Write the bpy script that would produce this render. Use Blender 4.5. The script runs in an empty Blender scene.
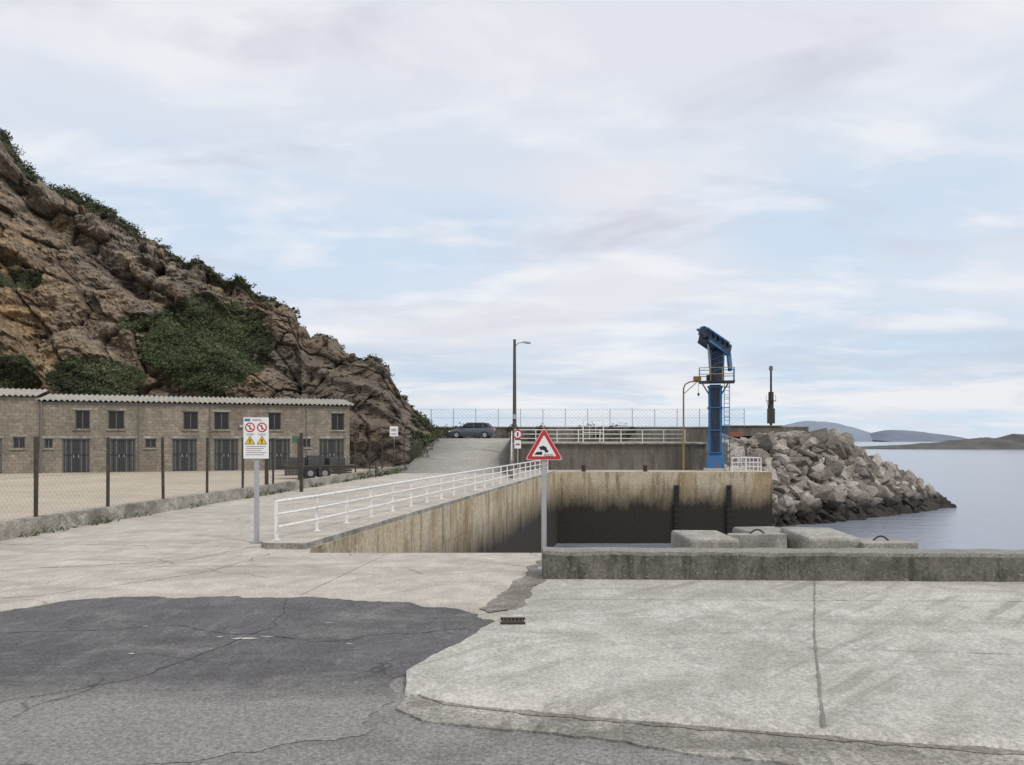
import bpy, bmesh, math, random
from mathutils import Vector, Matrix, noise
random.seed(7)
R=math.radians
scene=bpy.context.scene
H=2.2

# ------------------------------------------------------------------ materials
def newmat(name):
    m=bpy.data.materials.new(name); m.use_nodes=True
    nt=m.node_tree; nt.nodes.clear()
    out=nt.nodes.new('ShaderNodeOutputMaterial'); b=nt.nodes.new('ShaderNodeBsdfPrincipled')
    nt.links.new(b.outputs[0],out.inputs[0])
    return m,nt,b
class N:
    def __init__(s,nt): s.nt=nt
    def node(s,t,**k):
        n=s.nt.nodes.new(t)
        for a,v in k.items(): setattr(n,a,v)
        return n
    def link(s,a,b): s.nt.links.new(a,b)
    def setin(s,inp,v):
        if isinstance(v,(int,float,tuple,list)): inp.default_value=v
        else: s.link(v,inp)
    def math(s,op,a,b=None,clamp=False):
        n=s.node('ShaderNodeMath',operation=op); n.use_clamp=clamp
        s.setin(n.inputs[0],a)
        if b is not None: s.setin(n.inputs[1],b)
        return n.outputs[0]
    def pos(s,scale=(1,1,1),rot=0):
        g=s.node('ShaderNodeNewGeometry')
        if scale==(1,1,1): return g.outputs['Position']
        m=s.node('ShaderNodeMapping'); s.link(g.outputs['Position'],m.inputs[0]); m.inputs['Scale'].default_value=scale
        if rot:
            m2=s.node('ShaderNodeMapping'); s.link(g.outputs['Position'],m2.inputs[0]); m2.inputs['Rotation'].default_value=(0,0,rot); s.link(m2.outputs[0],m.inputs[0])
        return m.outputs[0]
    def xyz(s):
        g=s.node('ShaderNodeNewGeometry'); sx=s.node('ShaderNodeSeparateXYZ'); s.link(g.outputs['Position'],sx.inputs[0]); return sx.outputs
    def mr(s,v,a,b,lo=0,hi=1):
        n=s.node('ShaderNodeMapRange'); s.link(v,n.inputs[0]); n.inputs[1].default_value=a; n.inputs[2].default_value=b; n.inputs[3].default_value=lo; n.inputs[4].default_value=hi; return n.outputs[0]
    def noise(s,vec,scale,detail=5,rough=.6,dist=0):
        n=s.node('ShaderNodeTexNoise'); s.link(vec,n.inputs['Vector'])
        n.inputs['Scale'].default_value=scale; n.inputs['Detail'].default_value=min(detail,5)
        n.inputs['Roughness'].default_value=rough; n.inputs['Distortion'].default_value=dist
        return n.outputs['Fac']
    def vor(s,vec,scale,feature='F1',out='Distance',rnd=1):
        n=s.node('ShaderNodeTexVoronoi',feature=feature); s.link(vec,n.inputs['Vector'])
        n.inputs['Scale'].default_value=scale; n.inputs['Randomness'].default_value=rnd
        return n.outputs[out]
    def ramp(s,fac,stops):
        n=s.node('ShaderNodeValToRGB'); s.link(fac,n.inputs[0]); e=n.color_ramp.elements
        while len(e)<len(stops): e.new(0.5)
        for i,(p,c) in enumerate(stops):
            e[i].position=p
            if isinstance(c,(int,float)): c=(c,c,c)
            e[i].color=(c[0],c[1],c[2],1)
        return n.outputs[0]
    def mix(s,f,a,b,mode='MIX'):
        n=s.node('ShaderNodeMix',data_type='RGBA',blend_type=mode)
        s.setin(n.inputs[0],f)
        for i,v in ((6,a),(7,b)):
            if isinstance(v,(tuple,list)) and len(v)==3: v=(*v,1)
            s.setin(n.inputs[i],v)
        return n.outputs[2]
    def bump(s,h,strength=.3,dist=.02,normal=None):
        n=s.node('ShaderNodeBump'); s.link(h,n.inputs['Height'])
        n.inputs['Strength'].default_value=strength; n.inputs['Distance'].default_value=dist
        if normal is not None: s.link(normal,n.inputs['Normal'])
        return n.outputs[0]
    def warp(s,vec,scale,amt):
        n=s.node('ShaderNodeTexNoise'); s.link(vec,n.inputs['Vector']); n.inputs['Scale'].default_value=scale
        n.inputs['Detail'].default_value=3
        v=s.node('ShaderNodeVectorMath',operation='MULTIPLY_ADD')
        s.link(n.outputs['Color'],v.inputs[0]); v.inputs[1].default_value=(amt,amt,amt); s.link(vec,v.inputs[2])
        return v.outputs[0]

def simple(name,col,rough=.6,metal=0,var=.15,scale=4,rust=0,bump=.1):
    m,nt,b=newmat(name); n=N(nt)
    p=n.pos(); f=n.noise(p,scale,4,.65)
    c=n.mix(f,tuple(x*(1-var) for x in col),tuple(min(1,x*(1+var)) for x in col))
    if rust:
        rf=n.ramp(n.noise(n.pos((1,1,.4)),scale*1.7,5,.7),[(.55-.1*rust,0),(.7-.1*rust,rust)])
        c=n.mix(rf,c,(.16,.07,.03))
    n.link(c,b.inputs['Base Color']); b.inputs['Roughness'].default_value=rough; b.inputs['Metallic'].default_value=metal
    return m

def ground_mat(name,a,b_,dark,light,cracks=True,grain=.35,crackscale=.35,patchy=.5,fade=None,streak=0):
    m,nt,b=newmat(name); n=N(nt)
    p=n.pos()
    big=n.noise(p,.22,4,.6,.4); mid=n.noise(p,1.3,5,.7,.3); fine=n.noise(p,28,4,.75); grit=n.vor(p,95)
    c=n.mix(n.ramp(big,[(.35,0),(.65,1)]),a,b_)
    c=n.mix(n.math('MULTIPLY',n.ramp(mid,[(.42,0),(.68,1)]),patchy),c,dark)
    c=n.mix(n.math('MULTIPLY',n.ramp(n.noise(n.pos((1.6,.6,1)),2.1,5,.75,.8),[(.5,0),(.66,1)]),patchy*.9),c,light)
    st=n.ramp(n.noise(n.pos((.5,1.3,1)),.55,5,.7,1.2),[(.50,0),(.60,1)])
    c=n.mix(n.math('MULTIPLY',st,patchy*.75),c,dark)
    if streak:
        s1=n.ramp(n.noise(n.pos((3.2,.22,1),rot=.75),1.6,4,.6,.5),[(.50,0),(.64,1)])
        s1=n.math('MULTIPLY',s1,n.ramp(n.noise(p,.45,3,.5),[(.42,0),(.58,1)]))
        c=n.mix(n.math('MULTIPLY',s1,streak),c,dark)
    if fade:
        f=n.mr(n.math('ADD',n.xyz()[1],n.math('MULTIPLY',n.noise(n.pos((.6,1.6,1)),1.2,5,.7),1.6)),8.2,7.4)
        f2=n.math('MULTIPLY',n.ramp(n.noise(n.pos((.8,1.5,1)),.9,5,.75,.6),[(.54,0),(.66,1)]),.45)
        c=n.mix(n.math('MAXIMUM',f,f2),c,n.mix(mid,fade[0],fade[1]))
    c=n.mix(grain,c,n.ramp(fine,[(.3,.02),(.7,.95)]),'OVERLAY')
    c=n.mix(grain*.8,c,n.ramp(grit,[(.1,.75),(.6,.3)]),'OVERLAY')
    sp=n.ramp(n.noise(p,7,4,.8),[(.60,0),(.70,.6)])
    c=n.mix(n.math('MULTIPLY',sp,patchy*.8),c,tuple(x*.55 for x in dark))
    h=n.math('ADD',fine,n.math('MULTIPLY',grit,.6))
    if cracks:
        w=n.warp(p,1.1,.7)
        d=n.vor(w,crackscale,'DISTANCE_TO_EDGE')
        cr=n.ramp(d,[(.0,1),(.004,.7),(.009,0)])
        cr=n.math('MULTIPLY',cr,n.ramp(n.noise(p,.5,3,.5),[(.48,0),(.6,.7)]))
        c=n.mix(cr,c,tuple(x*.4 for x in dark))
        h=n.math('SUBTRACT',h,cr)
    n.link(c,b.inputs['Base Color'])
    b.inputs['Roughness'].default_value=.9
    n.link(n.bump(h,.35,.012),b.inputs['Normal'])
    return m

M_conc=ground_mat('concrete_worn',(.50,.465,.40),(.60,.565,.495),(.33,.30,.25),(.68,.65,.58),streak=.45,patchy=.6)
M_slab=ground_mat('concrete_slab',(.49,.475,.43),(.59,.57,.52),(.32,.305,.265),(.68,.66,.62),grain=.42,cracks=False,patchy=.65,streak=.75)
M_kerbold=ground_mat('concrete_kerb_old',(.33,.31,.27),(.42,.40,.35),(.16,.15,.13),(.55,.53,.48),grain=.6,crackscale=1.2,patchy=.9)
M_ramp=ground_mat('ramp_concrete',(.36,.345,.31),(.44,.42,.38),(.26,.245,.215),(.49,.47,.43),cracks=False,patchy=.6,streak=.4)
M_cblk=ground_mat('concrete_block_pale',(.36,.345,.31),(.44,.425,.39),(.20,.19,.165),(.52,.5,.46),grain=.5,cracks=False,patchy=.75)
FA=((.225,.217,.205),(.315,.305,.285))
M_asph=ground_mat('asphalt_faded',(.24,.232,.22),(.30,.29,.275),(.155,.15,.142),(.35,.34,.32),grain=.6,crackscale=.5,patchy=.6,streak=.6)
M_patch=ground_mat('asphalt_dark',(.125,.121,.123),(.158,.153,.153),(.088,.086,.087),(.22,.213,.21),grain=.55,crackscale=.45,patchy=.8,fade=FA,streak=.45)
M_yard=ground_mat('yard_concrete',(.50,.44,.34),(.58,.52,.41),(.36,.31,.24),(.62,.57,.48),cracks=False,patchy=.4)
M_dirt=ground_mat('dirty_gutter',(.24,.22,.185),(.31,.285,.25),(.14,.13,.11),(.38,.36,.32),grain=.6,cracks=False,patchy=.8)
M_joint=simple('joint_dirt',(.22,.205,.175),.95,var=.5,scale=3)
M_white_spall=simple('spalled_concrete',(.5,.48,.44),.9,var=.2,scale=8)

def quaywall_mat(name,upper1,upper2,stain,algae_z=-2.9,streak=1):
    m,nt,b=newmat(name); n=N(nt)
    p=n.pos()
    v=n.noise(n.pos((1,1,.22)),.9,5,.7,.4); mid=n.noise(p,.5,5,.65,.5); fine=n.noise(p,9,4,.75)
    c=n.mix(n.ramp(mid,[(.35,0),(.65,1)]),upper1,upper2)
    c=n.mix(n.math('MULTIPLY',n.ramp(v,[(.46,0),(.60,1)]),.75*streak),c,stain)
    c=n.mix(n.math('MULTIPLY',n.ramp(n.noise(n.pos((1,1,.12)),2.4,5,.7),[(.52,0),(.65,1)]),.7*streak),c,(.085,.072,.052))
    c=n.mix(n.math('MULTIPLY',n.ramp(n.noise(n.pos((1,1,.6)),.33,5,.75,1),[(.52,0),(.62,1)]),.45*streak),c,(.15,.125,.08))
    c=n.mix(.45,c,n.ramp(fine,[(.3,.1),(.7,.9)]),'OVERLAY')
    X,Y,Z=n.xyz()
    zz=n.math('FRACT',n.math('MULTIPLY',Z,.83))
    jl=n.math('MULTIPLY',n.ramp(zz,[(0,1),(.035,0)]),.45)
    yy=n.math('FRACT',n.math('MULTIPLY',n.math('ADD',Y,X),.2))
    jv=n.math('MULTIPLY',n.ramp(yy,[(0,1),(.018,0)]),.6)
    c=n.mix(n.math('MAXIMUM',jl,jv),c,(.10,.09,.07))
    zn=n.math('ADD',Z,n.math('MULTIPLY',n.noise(n.pos((1,1,.35)),.9,5,.75),2.4))
    c=n.mix(n.mr(zn,algae_z+3.4,algae_z+2.3,0,.75),c,(.095,.08,.052))
    c=n.mix(n.mr(zn,algae_z+2.4,algae_z+1.7),c,n.ramp(fine,[(.3,(.013,.012,.010)),(.7,(.045,.038,.028))]))
    n.link(c,b.inputs['Base Color']); b.inputs['Roughness'].default_value=.9
    n.link(n.bump(n.math('ADD',fine,mid),.5,.06),b.inputs['Normal'])
    return m
M_qwall=quaywall_mat('quay_wall_stained',(.50,.40,.25),(.55,.48,.36),(.34,.25,.13))
M_qwall2=quaywall_mat('upper_wall_grey',(.15,.135,.115),(.21,.195,.165),(.10,.09,.075),algae_z=-20)
def lowwall():
    m,nt,b=newmat('sea_wall_lichen'); n=N(nt); p=n.pos()
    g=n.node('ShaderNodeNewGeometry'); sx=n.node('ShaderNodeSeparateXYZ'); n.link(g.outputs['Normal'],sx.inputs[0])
    mid=n.noise(p,2.2,5,.7,.5); fine=n.noise(p,22,4,.75)
    c=n.mix(n.ramp(mid,[(.35,0),(.65,1)]),(.11,.105,.085),(.19,.18,.15))
    st=n.ramp(n.noise(n.pos((1,1,.25)),4,5,.75),[(.48,0),(.62,.8)])
    c=n.mix(st,c,(.05,.047,.037))
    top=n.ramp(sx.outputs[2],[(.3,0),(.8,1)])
    c=n.mix(n.math('MULTIPLY',top,.7),c,n.mix(mid,(.24,.23,.20),(.42,.41,.37)))  # upward faces painted lighter, standing in for the lit wall top
    li=n.ramp(n.noise(p,13,4,.6),[(.62,0),(.67,.5)])
    c=n.mix(li,c,(.36,.35,.30))
    c=n.mix(.5,c,n.ramp(fine,[(.3,.1),(.7,.9)]),'OVERLAY')
    n.link(c,b.inputs['Base Color']); b.inputs['Roughness'].default_value=.95
    n.link(n.bump(n.math('ADD',fine,mid),.7,.03),b.inputs['Normal'])
    return m
M_lowwall=lowwall()

def cblock():
    m,nt,b=newmat('cinder_block'); n=N(nt)
    o=n.node('ShaderNodeTexCoord'); s=n.node('ShaderNodeSeparateXYZ'); n.link(o.outputs['Object'],s.inputs[0])
    cb=n.node('ShaderNodeCombineXYZ'); n.link(n.math('ADD',s.outputs[0],s.outputs[1]),cb.inputs[0]); n.link(s.outputs[2],cb.inputs[1])
    br=n.node('ShaderNodeTexBrick'); n.link(cb.outputs[0],br.inputs['Vector'])
    br.inputs['Scale'].default_value=1; br.inputs['Brick Width'].default_value=.42; br.inputs['Row Height'].default_value=.21
    br.inputs['Mortar Size'].default_value=.012; br.inputs['Color1'].default_value=(.235,.205,.16,1); br.inputs['Color2'].default_value=(.32,.285,.23,1)
    br.inputs['Mortar'].default_value=(.17,.15,.125,1)
    c=n.mix(n.ramp(n.noise(n.pos((1,1,.35)),.7,5,.7),[(.42,0),(.64,.65)]),br.outputs[0],(.135,.118,.095))
    c=n.mix(.35,c,n.ramp(n.noise(n.pos(),5,4,.7),[(.3,.12),(.7,.88)]),'OVERLAY')
    n.link(c,b.inputs['Base Color']); b.inputs['Roughness'].default_value=.95
    return m
M_block=cblock()
M_roof=simple('fibre_cement_roof',(.36,.35,.31),.9,var=.45,scale=1.3)
M_dark=simple('dark_opening',(.02,.022,.026),.4,var=.3)
M_door=simple('door_steel_dark',(.05,.052,.056),.6,var=.4,scale=3)
M_frame=simple('window_frame',(.16,.155,.145),.6)
M_galv=simple('galvanised_steel',(.42,.43,.44),.5,.3,var=.15,scale=9)
M_white=simple('white_rail_paint',(.80,.80,.79),.5,var=.08,scale=6,rust=.4)
M_signw=simple('sign_white',(.82,.82,.82),.4,var=.02)
M_red=simple('sign_red',(.50,.03,.03),.4,var=.08)
M_redf=simple('faded_red',(.30,.10,.07),.7,var=.3)
M_blk=simple('sign_black',(.015,.015,.015),.5)
M_yel=simple('sign_yellow',(.75,.52,.03),.45,var=.05)
M_blu=simple('sign_blue',(.05,.18,.50),.45,var=.05)
M_grn=simple('sign_green',(.04,.14,.07),.5)
M_post=simple('fence_post_dark',(.035,.034,.03),.6,var=.4,scale=6,rust=.5)
M_wire=simple('fence_wire',(.12,.12,.11),.6)
M_wirel=simple('fence_wire_light',(.45,.48,.51),.6)
M_cblue=simple('crane_blue',(.022,.145,.34),.55,var=.4,scale=2,rust=.6)
M_cdark=simple('crane_blue_dark',(.010,.028,.06),.55,var=.4,scale=3,rust=.4)
M_cyel=simple('crane_yellow',(.42,.27,.07),.6,var=.3,scale=4,rust=.6)
M_wood=simple('weathered_pole',(.10,.088,.07),.9,var=.3,scale=5)
M_rubber=simple('rubber',(.02,.02,.02),.85)
M_crack=simple('crack_dark',(.05,.048,.045),.95,var=.4)  # plain dark colour for the thin asphalt crack strips
M_carp=simple('car_paint',(.11,.125,.15),.25,.4,var=.03)
M_glass=simple('car_glass',(.02,.025,.03),.08,var=.02)
M_rim=simple('wheel_rim',(.4,.4,.42),.35,.8)
M_lred=simple('tail_lamp',(.4,.02,.02),.3)
M_iron=simple('rusty_iron',(.05,.035,.028),.8,var=.5,scale=6)

# ------------------------------------------------------------------ mesh builder
class MB:
    def __init__(s): s.v=[];s.f=[];s.mi=[];s.sm=[];s.mats=[];s.X=Matrix()
    def m(s,mat):
        if mat not in s.mats: s.mats.append(mat)
        return s.mats.index(mat)
    def add(s,vs,fs,mat,smooth=False):
        o=len(s.v); s.v+= [tuple(s.X@Vector(p)) for p in vs]; k=s.m(mat)
        for f in fs: s.f.append([i+o for i in f]); s.mi.append(k); s.sm.append(smooth)
    def box(s,c,d,mat,rz=0,rx=0,ry=0,taper=1):
        hx,hy,hz=d[0]/2,d[1]/2,d[2]/2
        M=Matrix.Rotation(rz,3,'Z')@Matrix.Rotation(ry,3,'Y')@Matrix.Rotation(rx,3,'X')
        vs=[]
        for z in(-1,1):
            k=taper if z>0 else 1
            for x,y in((-1,-1),(1,-1),(1,1),(-1,1)):
                vs.append(Vector(c)+M@Vector((x*hx*k,y*hy*k,z*hz)))
        s.add(vs,[(3,2,1,0),(4,5,6,7),(0,1,5,4),(1,2,6,5),(2,3,7,6),(3,0,4,7)],mat)
    def beam(s,a,b,w,h,mat):
        a=Vector(a);b=Vector(b);d=(b-a);d.normalize()
        up=Vector((0,0,1)) if abs(d.z)<.95 else Vector((0,1,0))
        x=d.cross(up).normalized();y=x.cross(d)
        vs=[]
        for p in(a,b):
            for i,j in((-1,-1),(1,-1),(1,1),(-1,1)): vs.append(p+x*i*w/2+y*j*h/2)
        s.add(vs,[(3,2,1,0),(4,5,6,7),(0,1,5,4),(1,2,6,5),(2,3,7,6),(3,0,4,7)],mat)
    def tube(s,a,b,r,mat,r2=None,n=8,cap=True):
        a=Vector(a);b=Vector(b);r2=r if r2 is None else r2
        d=(b-a).normalized(); up=Vector((0,0,1)) if abs(d.z)<.9 else Vector((1,0,0))
        x=d.cross(up).normalized();y=x.cross(d)
        vs=[]
        for p,q in((a,r),(b,r2)):
            for i in range(n):
                t=2*math.pi*i/n; vs.append(p+x*math.cos(t)*q+y*math.sin(t)*q)
        s.add(vs,[(i,(i+1)%n,n+(i+1)%n,n+i) for i in range(n)],mat,True)
        if cap: s.add(vs,[tuple(range(n))[::-1],tuple(range(n,2*n))],mat)
    def path(s,pts,r,mat,n=8):
        for a,b in zip(pts,pts[1:]): s.tube(a,b,r,mat,n=n)
    def poly(s,pts,mat): s.add(pts,[tuple(range(len(pts)))],mat)
    def prism(s,poly,zt,zb,mt,ms=None):
        n=len(poly); s.add([(x,y,zt) for x,y in poly],[tuple(range(n))],mt)
        vs=[(x,y,zt) for x,y in poly]+[(x,y,zb) for x,y in poly]
        s.add(vs,[(i,i+n,(i+1)%n+n,(i+1)%n) for i in range(n)],ms or mt)
    def build(s,name,bevel=0,loc=None,rz=0,parent=None):
        me=bpy.data.meshes.new(name); me.from_pydata(s.v,[],s.f); 
        for m in s.mats: me.materials.append(m)
        me.polygons.foreach_set('material_index',s.mi); me.polygons.foreach_set('use_smooth',s.sm); me.update()
        o=bpy.data.objects.new(name,me); scene.collection.objects.link(o)
        if loc: o.location=loc
        o.rotation_euler[2]=rz
        if parent: o.parent=parent
        if bevel:
            b=o.modifiers.new('b','BEVEL'); b.width=bevel; b.segments=2; b.limit_method='ANGLE'; b.angle_limit=R(50)
        return o

def ragged(poly,amp,step,closed=True,seed=0):
    out=[];n=len(poly)
    for i in range(n if closed else n-1):
        a=Vector(poly[i]);b=Vector(poly[(i+1)%n]);L=(b-a).length;k=max(1,int(L/step))
        k=min(k,200)
        nn=Vector((-(b-a).y,(b-a).x)).normalized()
        for j in range(k):
            p=a.lerp(b,j/k); o=noise.noise(Vector((p.x*2.3,p.y*2.3,seed)))*amp+noise.noise(Vector((p.x*9,p.y*9,seed+5)))*amp*.5
            q=p+nn*o; out.append((q.x,q.y))
    if not closed: out.append(tuple(poly[-1]))
    return out
def strip(name,pts,w,z,mat,seed=0,wob=.03,step=.12):
    """thin worn line laid on the ground"""
    pts=ragged(pts,wob,step,False,seed); vs=[];fs=[]
    for i,(x,y) in enumerate(pts):
        a=Vector(pts[max(0,i-1)]);b=Vector(pts[min(len(pts)-1,i+1)]);d=(b-a).normalized();nn=Vector((-d.y,d.x))
        k=w*(.25+1.3*abs(noise.noise(Vector((x*4,y*4,seed+9)))))/2
        zz=z(x,y) if callable(z) else z
        vs+=[(x+nn.x*k,y+nn.y*k,zz),(x-nn.x*k,y-nn.y*k,zz)]
        if i: fs.append((2*i-2,2*i-1,2*i+1,2*i))
    b=MB(); b.add(vs,fs,mat); return b.build(name)

# ------------------------------------------------------------------ ground / quay
EA=(-4.1,16.3); EB=(3.1,55.0)
b=MB()
b.prism([(-170,-80),(70,-80),(70,15.6),(-3.95,15.6),EA,EB,(17.9,55),(17.9,96),(-170,96)],0,-9,M_conc,M_qwall)
quay=b.build('quay_ground')
b=MB()
b.prism([(2.2,15.6),(60,15.6),(60,20.5),(2.2,20.5)],-1.2,-9,M_qwall,M_qwall); b.build('lower_quay_apron',.03)
b=MB(); b.poly([(x,y,.004) for x,y in [(-80,3),(-11.35,3),(-11.25,18.5),(-10.2,30.3),(-6.8,64),(-13,74),(-80,62)]],M_yard); b.build('yard_ground')
b=MB(); b.poly([(x,y,.004) for x,y in ragged([(-11,-20),(30,-20),(30,6.5),(-.9,7.2),(-1.0,7.5),(-1.3,9.5),(-6,9.6),(-11,8.6)],.12,.3)],M_asph); b.build('asphalt_road')
b=MB(); b.poly([(x,y,.008) for x,y in ragged([(-11,9.0),(-6.55,10.23),(-6.17,10.85),(-5.46,11.14),(-2.95,11.2),(-1.51,10.8),(-.67,10.35),(-.27,9.78),(-.46,8.8),(-.81,7.93),(-1.05,7.35),(-1.1,6.0),(-2.5,5.4),(-5,5.2),(-11,5.2)][::-1],.15,.06)],M_patch); b.build('asphalt_patch')
b=MB(); 
for (x,y,sx,sy) in [(-2.95,8.83,.13,.04),(-2.72,8.9,.06,.02),(-3.25,8.9,.03,.02),(-3.9,8.2,.03,.02),(-1.75,8.6,.03,.015),(-2.2,9.6,.04,.015),(-4.3,9.4,.03,.02)]:
    b.poly([(x+sx*math.cos(t)*(1+.9*noise.noise(Vector((x*9,t*2,0)))),y+sy*math.sin(t)*(1+.9*noise.noise(Vector((x,t*3,4)))),.0125) for t in [i*math.pi/12 for i in range(24)]],M_white_spall)
b.build('spalled_patch')
def yfront(X):
    P=[(-1.0,7.05),(-.6,6.72),(0,6.52),(.7,6.33),(2.15,5.97),(3.61,5.64),(20,2.0)]
    for (x0,y0),(x1,y1) in zip(P,P[1:]):
        if X<=x1: t=(X-x0)/(x1-x0); return y0+(y1-y0)*max(0,t)
    return 2
def interp(P,t):
    for (a,x),(b2,y) in zip(P,P[1:]):
        if t<=b2: return x+(y-x)*(t-a)/(b2-a)
    return P[-1][1]
LX=[(0,-.93),(.08,-.98),(.2,-.82),(.4,-.42),(.55,-.15),(.75,.12),(1,.5)]
vs=[];fs=[];nc=420
rows=[('d',-.09,0),('d',-.05,.03),('d',.0,.05),('d',.08,.058)]+[('t',t,interp([(0,.058),(.08,.05),(.2,.03),(.4,.012),(1,.010)],t)) for t in [.04+.04*i for i in range(25)]]
for kind,val,z in rows:
    for i in range(nc+1):
        s=(i/nc)**1.5
        t=0 if kind=='d' else val
        lx=interp(LX,t); X=lx+(20-lx)*s; yf=yfront(X)
        if kind=='t': X+=(.05*noise.noise(Vector((0,val*30,8)))+.03*noise.noise(Vector((0,val*90,8))))*max(0,1-s*20)
        yf+=.06*noise.noise(Vector((X*1.7,0,3)))+.04*noise.noise(Vector((X*7,0,3)))+.015*noise.noise(Vector((X*22,0,3)))
        Y=yf+(val if kind=='d' else (12.62-yf)*t)
        zz=0 if i==0 else z*(1+.2*noise.noise(Vector((X*3,Y*3,1))))
        vs.append((X,Y,zz if zz>0.0 or kind=='d' else .002))
w=nc+1
for r in range(len(rows)-1):
    for i in range(nc): fs.append((r*w+i,r*w+i+1,(r+1)*w+i+1,(r+1)*w+i))
b=MB(); b.add(vs,fs,M_slab,True); b.build('concrete_slab')
def slabz(x,y):
    yf=yfront(x); t=(y-yf)/(12.62-yf); return interp([(-1,.07),(0,.074),(.08,.066),(.2,.042),(.4,.020),(2,.0155)],t)
b=MB(); b.prism(ragged([(-.85,6.95),(-.95,6.5),(-.7,6.22),(.64,5.83),(1.68,5.42),(6,4.3),(19,1.0),(19,2.3),(3.61,5.7),(2.15,6.0),(.7,6.36),(-.3,6.65)],.09,.09),.022,0,M_kerbold); b.build('old_kerb_strip')
strip('kerb_gutter',[(-.9,7.1),(-.75,6.78),(-.55,6.6),(0,6.42),(.7,6.23),(2.15,5.87),(3.61,5.54),(8,4.56)],.14,.027,M_dirt,3,.03)
b=MB(); b.poly([(x,y,.013) for x,y in ragged([(.28,13.6),(.50,14.6),(.72,14.5),(.62,12.9),(.25,11.5),(.05,10.3),(-.30,10.15),(-.42,10.4),(-.1,11.6)],.12,.10)],M_dirt); b.build('drain_channel')
b=MB(); 
for i in range(6): b.box((-.10+i*.045,9.62,.03),(.018,.22,.015),M_iron)
b.box((.01,9.5,.029),(.3,.03,.02),M_iron); b.box((.01,9.74,.029),(.3,.03,.02),M_iron); b.box((.01,9.62,.016),(.27,.2,.006),M_blk)
b.build('drain_grate')
strip('expansion_joint',[(4.77,12.6),(3.4,9.0),(2.32,5.95)],.035,slabz,M_joint,1,.008)
strip('expansion_joint',[(-11,16.9),(-5.6,16.5)],.03,.004,M_joint,2,.01)
strip('expansion_joint',[(-10.5,12.6),(-6.0,14.6),(-5.3,16.4),(-5.2,17.2)],.04,.004,M_joint,5,.12)
strip('ground_crack',[(-11,10.1),(-7,11.1),(-5.8,12.3),(-5.0,13.4),(-4.7,15.5)],.035,.004,M_joint,8,.15)
strip('ground_crack',[(-6.6,8.9),(-4,9.4),(-2.2,8.7),(-.5,9.3)],.018,.0125,M_crack,11,.12)
strip('ground_crack',[(-5,6.0),(-3.4,7.4),(-2.8,9.4),(-3.1,11)],.016,.0125,M_crack,14,.12)
strip('expansion_joint',[(-11,14.0),(-5,13.9),(.3,13.7)],.02,.004,M_joint,17,.015)
strip('expansion_joint',[(.35,11.0),(4,10.9),(12,10.7)],.02,.0175,M_joint,19,.01)
strip('expansion_joint',[(3.1,8.4),(5.5,8.1),(12,7.4)],.018,slabz,M_joint,23,.01)
strip('expansion_joint',[(-3.0,11.3),(-2.4,15.5)],.02,.004,M_joint,21,.01)

# ------------------------------------------------------------------ sea wall in front
b=MB(); 
nseg=120; x0,x1=.49,22
vs=[];fs=[]
prof=[(0,0),(.0,.2),(.0,.39),(.03,.44),(.08,.455),(.25,.46),(.44,.455),(.49,.43),(.5,0)]
for i in range(nseg+1):
    X=x0+(x1-x0)*i/nseg
    yb=12.6-(X-.49)*.035
    for (dy,z) in prof:
        k=.025*noise.noise(Vector((X*2.3,dy*5,z*4)))
        vs.append((X,yb+dy+k,z+(k*.8 if z>.1 else 0)))
np_=len(prof)
for i in range(nseg):
    for j in range(np_-1): fs.append((i*np_+j,i*np_+j+1,(i+1)*np_+j+1,(i+1)*np_+j)[::-1])
fs.append(tuple(range(np_)))
b.add(vs,fs,M_lowwall); b.build('low_sea_wall')

d=(Vector(EB)-Vector(EA)).normalized(); nl=Vector((-d.y,d.x))
def along(t,off): p=Vector(EA)+d*t+nl*off; return (p.x,p.y)
L=(Vector(EB)-Vector(EA)).length
b=MB(); b.prism([along(-.2,.02),along(L-1,.02),along(L-1,.75),along(.6,.95),along(-.1,1.05),along(-.3,.8)],.12,-.01,M_conc,M_kerbold); b.build('quay_edge_kerb',.03)

def railing(name,pts,zfun,h=.85,post=1.75,r=.028,mids=2,mat=None,base=0.0):
    mat=mat or M_white; b=MB()
    P=[Vector(p) for p in pts]; seg=[(a,c,(c-a).length) for a,c in zip(P,P[1:])]; tot=sum(s[2] for s in seg)
    def at(t):
        for a,c,l in seg:
            if t<=l+1e-6: return a.lerp(c,t/l)
            t-=l
        return P[-1]
    n=max(1,round(tot/post)); last=None
    for i in range(n+1):
        p=at(tot*i/n); z=zfun(p.x,p.y)+base
        j=random.uniform(-.015,.015)
        b.box((p.x+j,p.y,z+h/2),(.06,.06,h),mat,ry=j*1.5); b.box((p.x,p.y,z+.008),(.15,.15,.016),mat)
        cur=(p,z)
        if last:
            for k in range(mids+1):
                zz=h*(k+1)/(mids+1)
                b.tube((last[0].x,last[0].y,last[1]+zz),(p.x,p.y,z+zz),r if k==mids else r*.8,mat)
        last=cur
    return b.build(name)
railing('white_railing',[along(.2,.85),along(1.6,.72),along(L-1.5,.45)],lambda x,y:.12,h=.80,post=1.7,r=.033)

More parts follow.
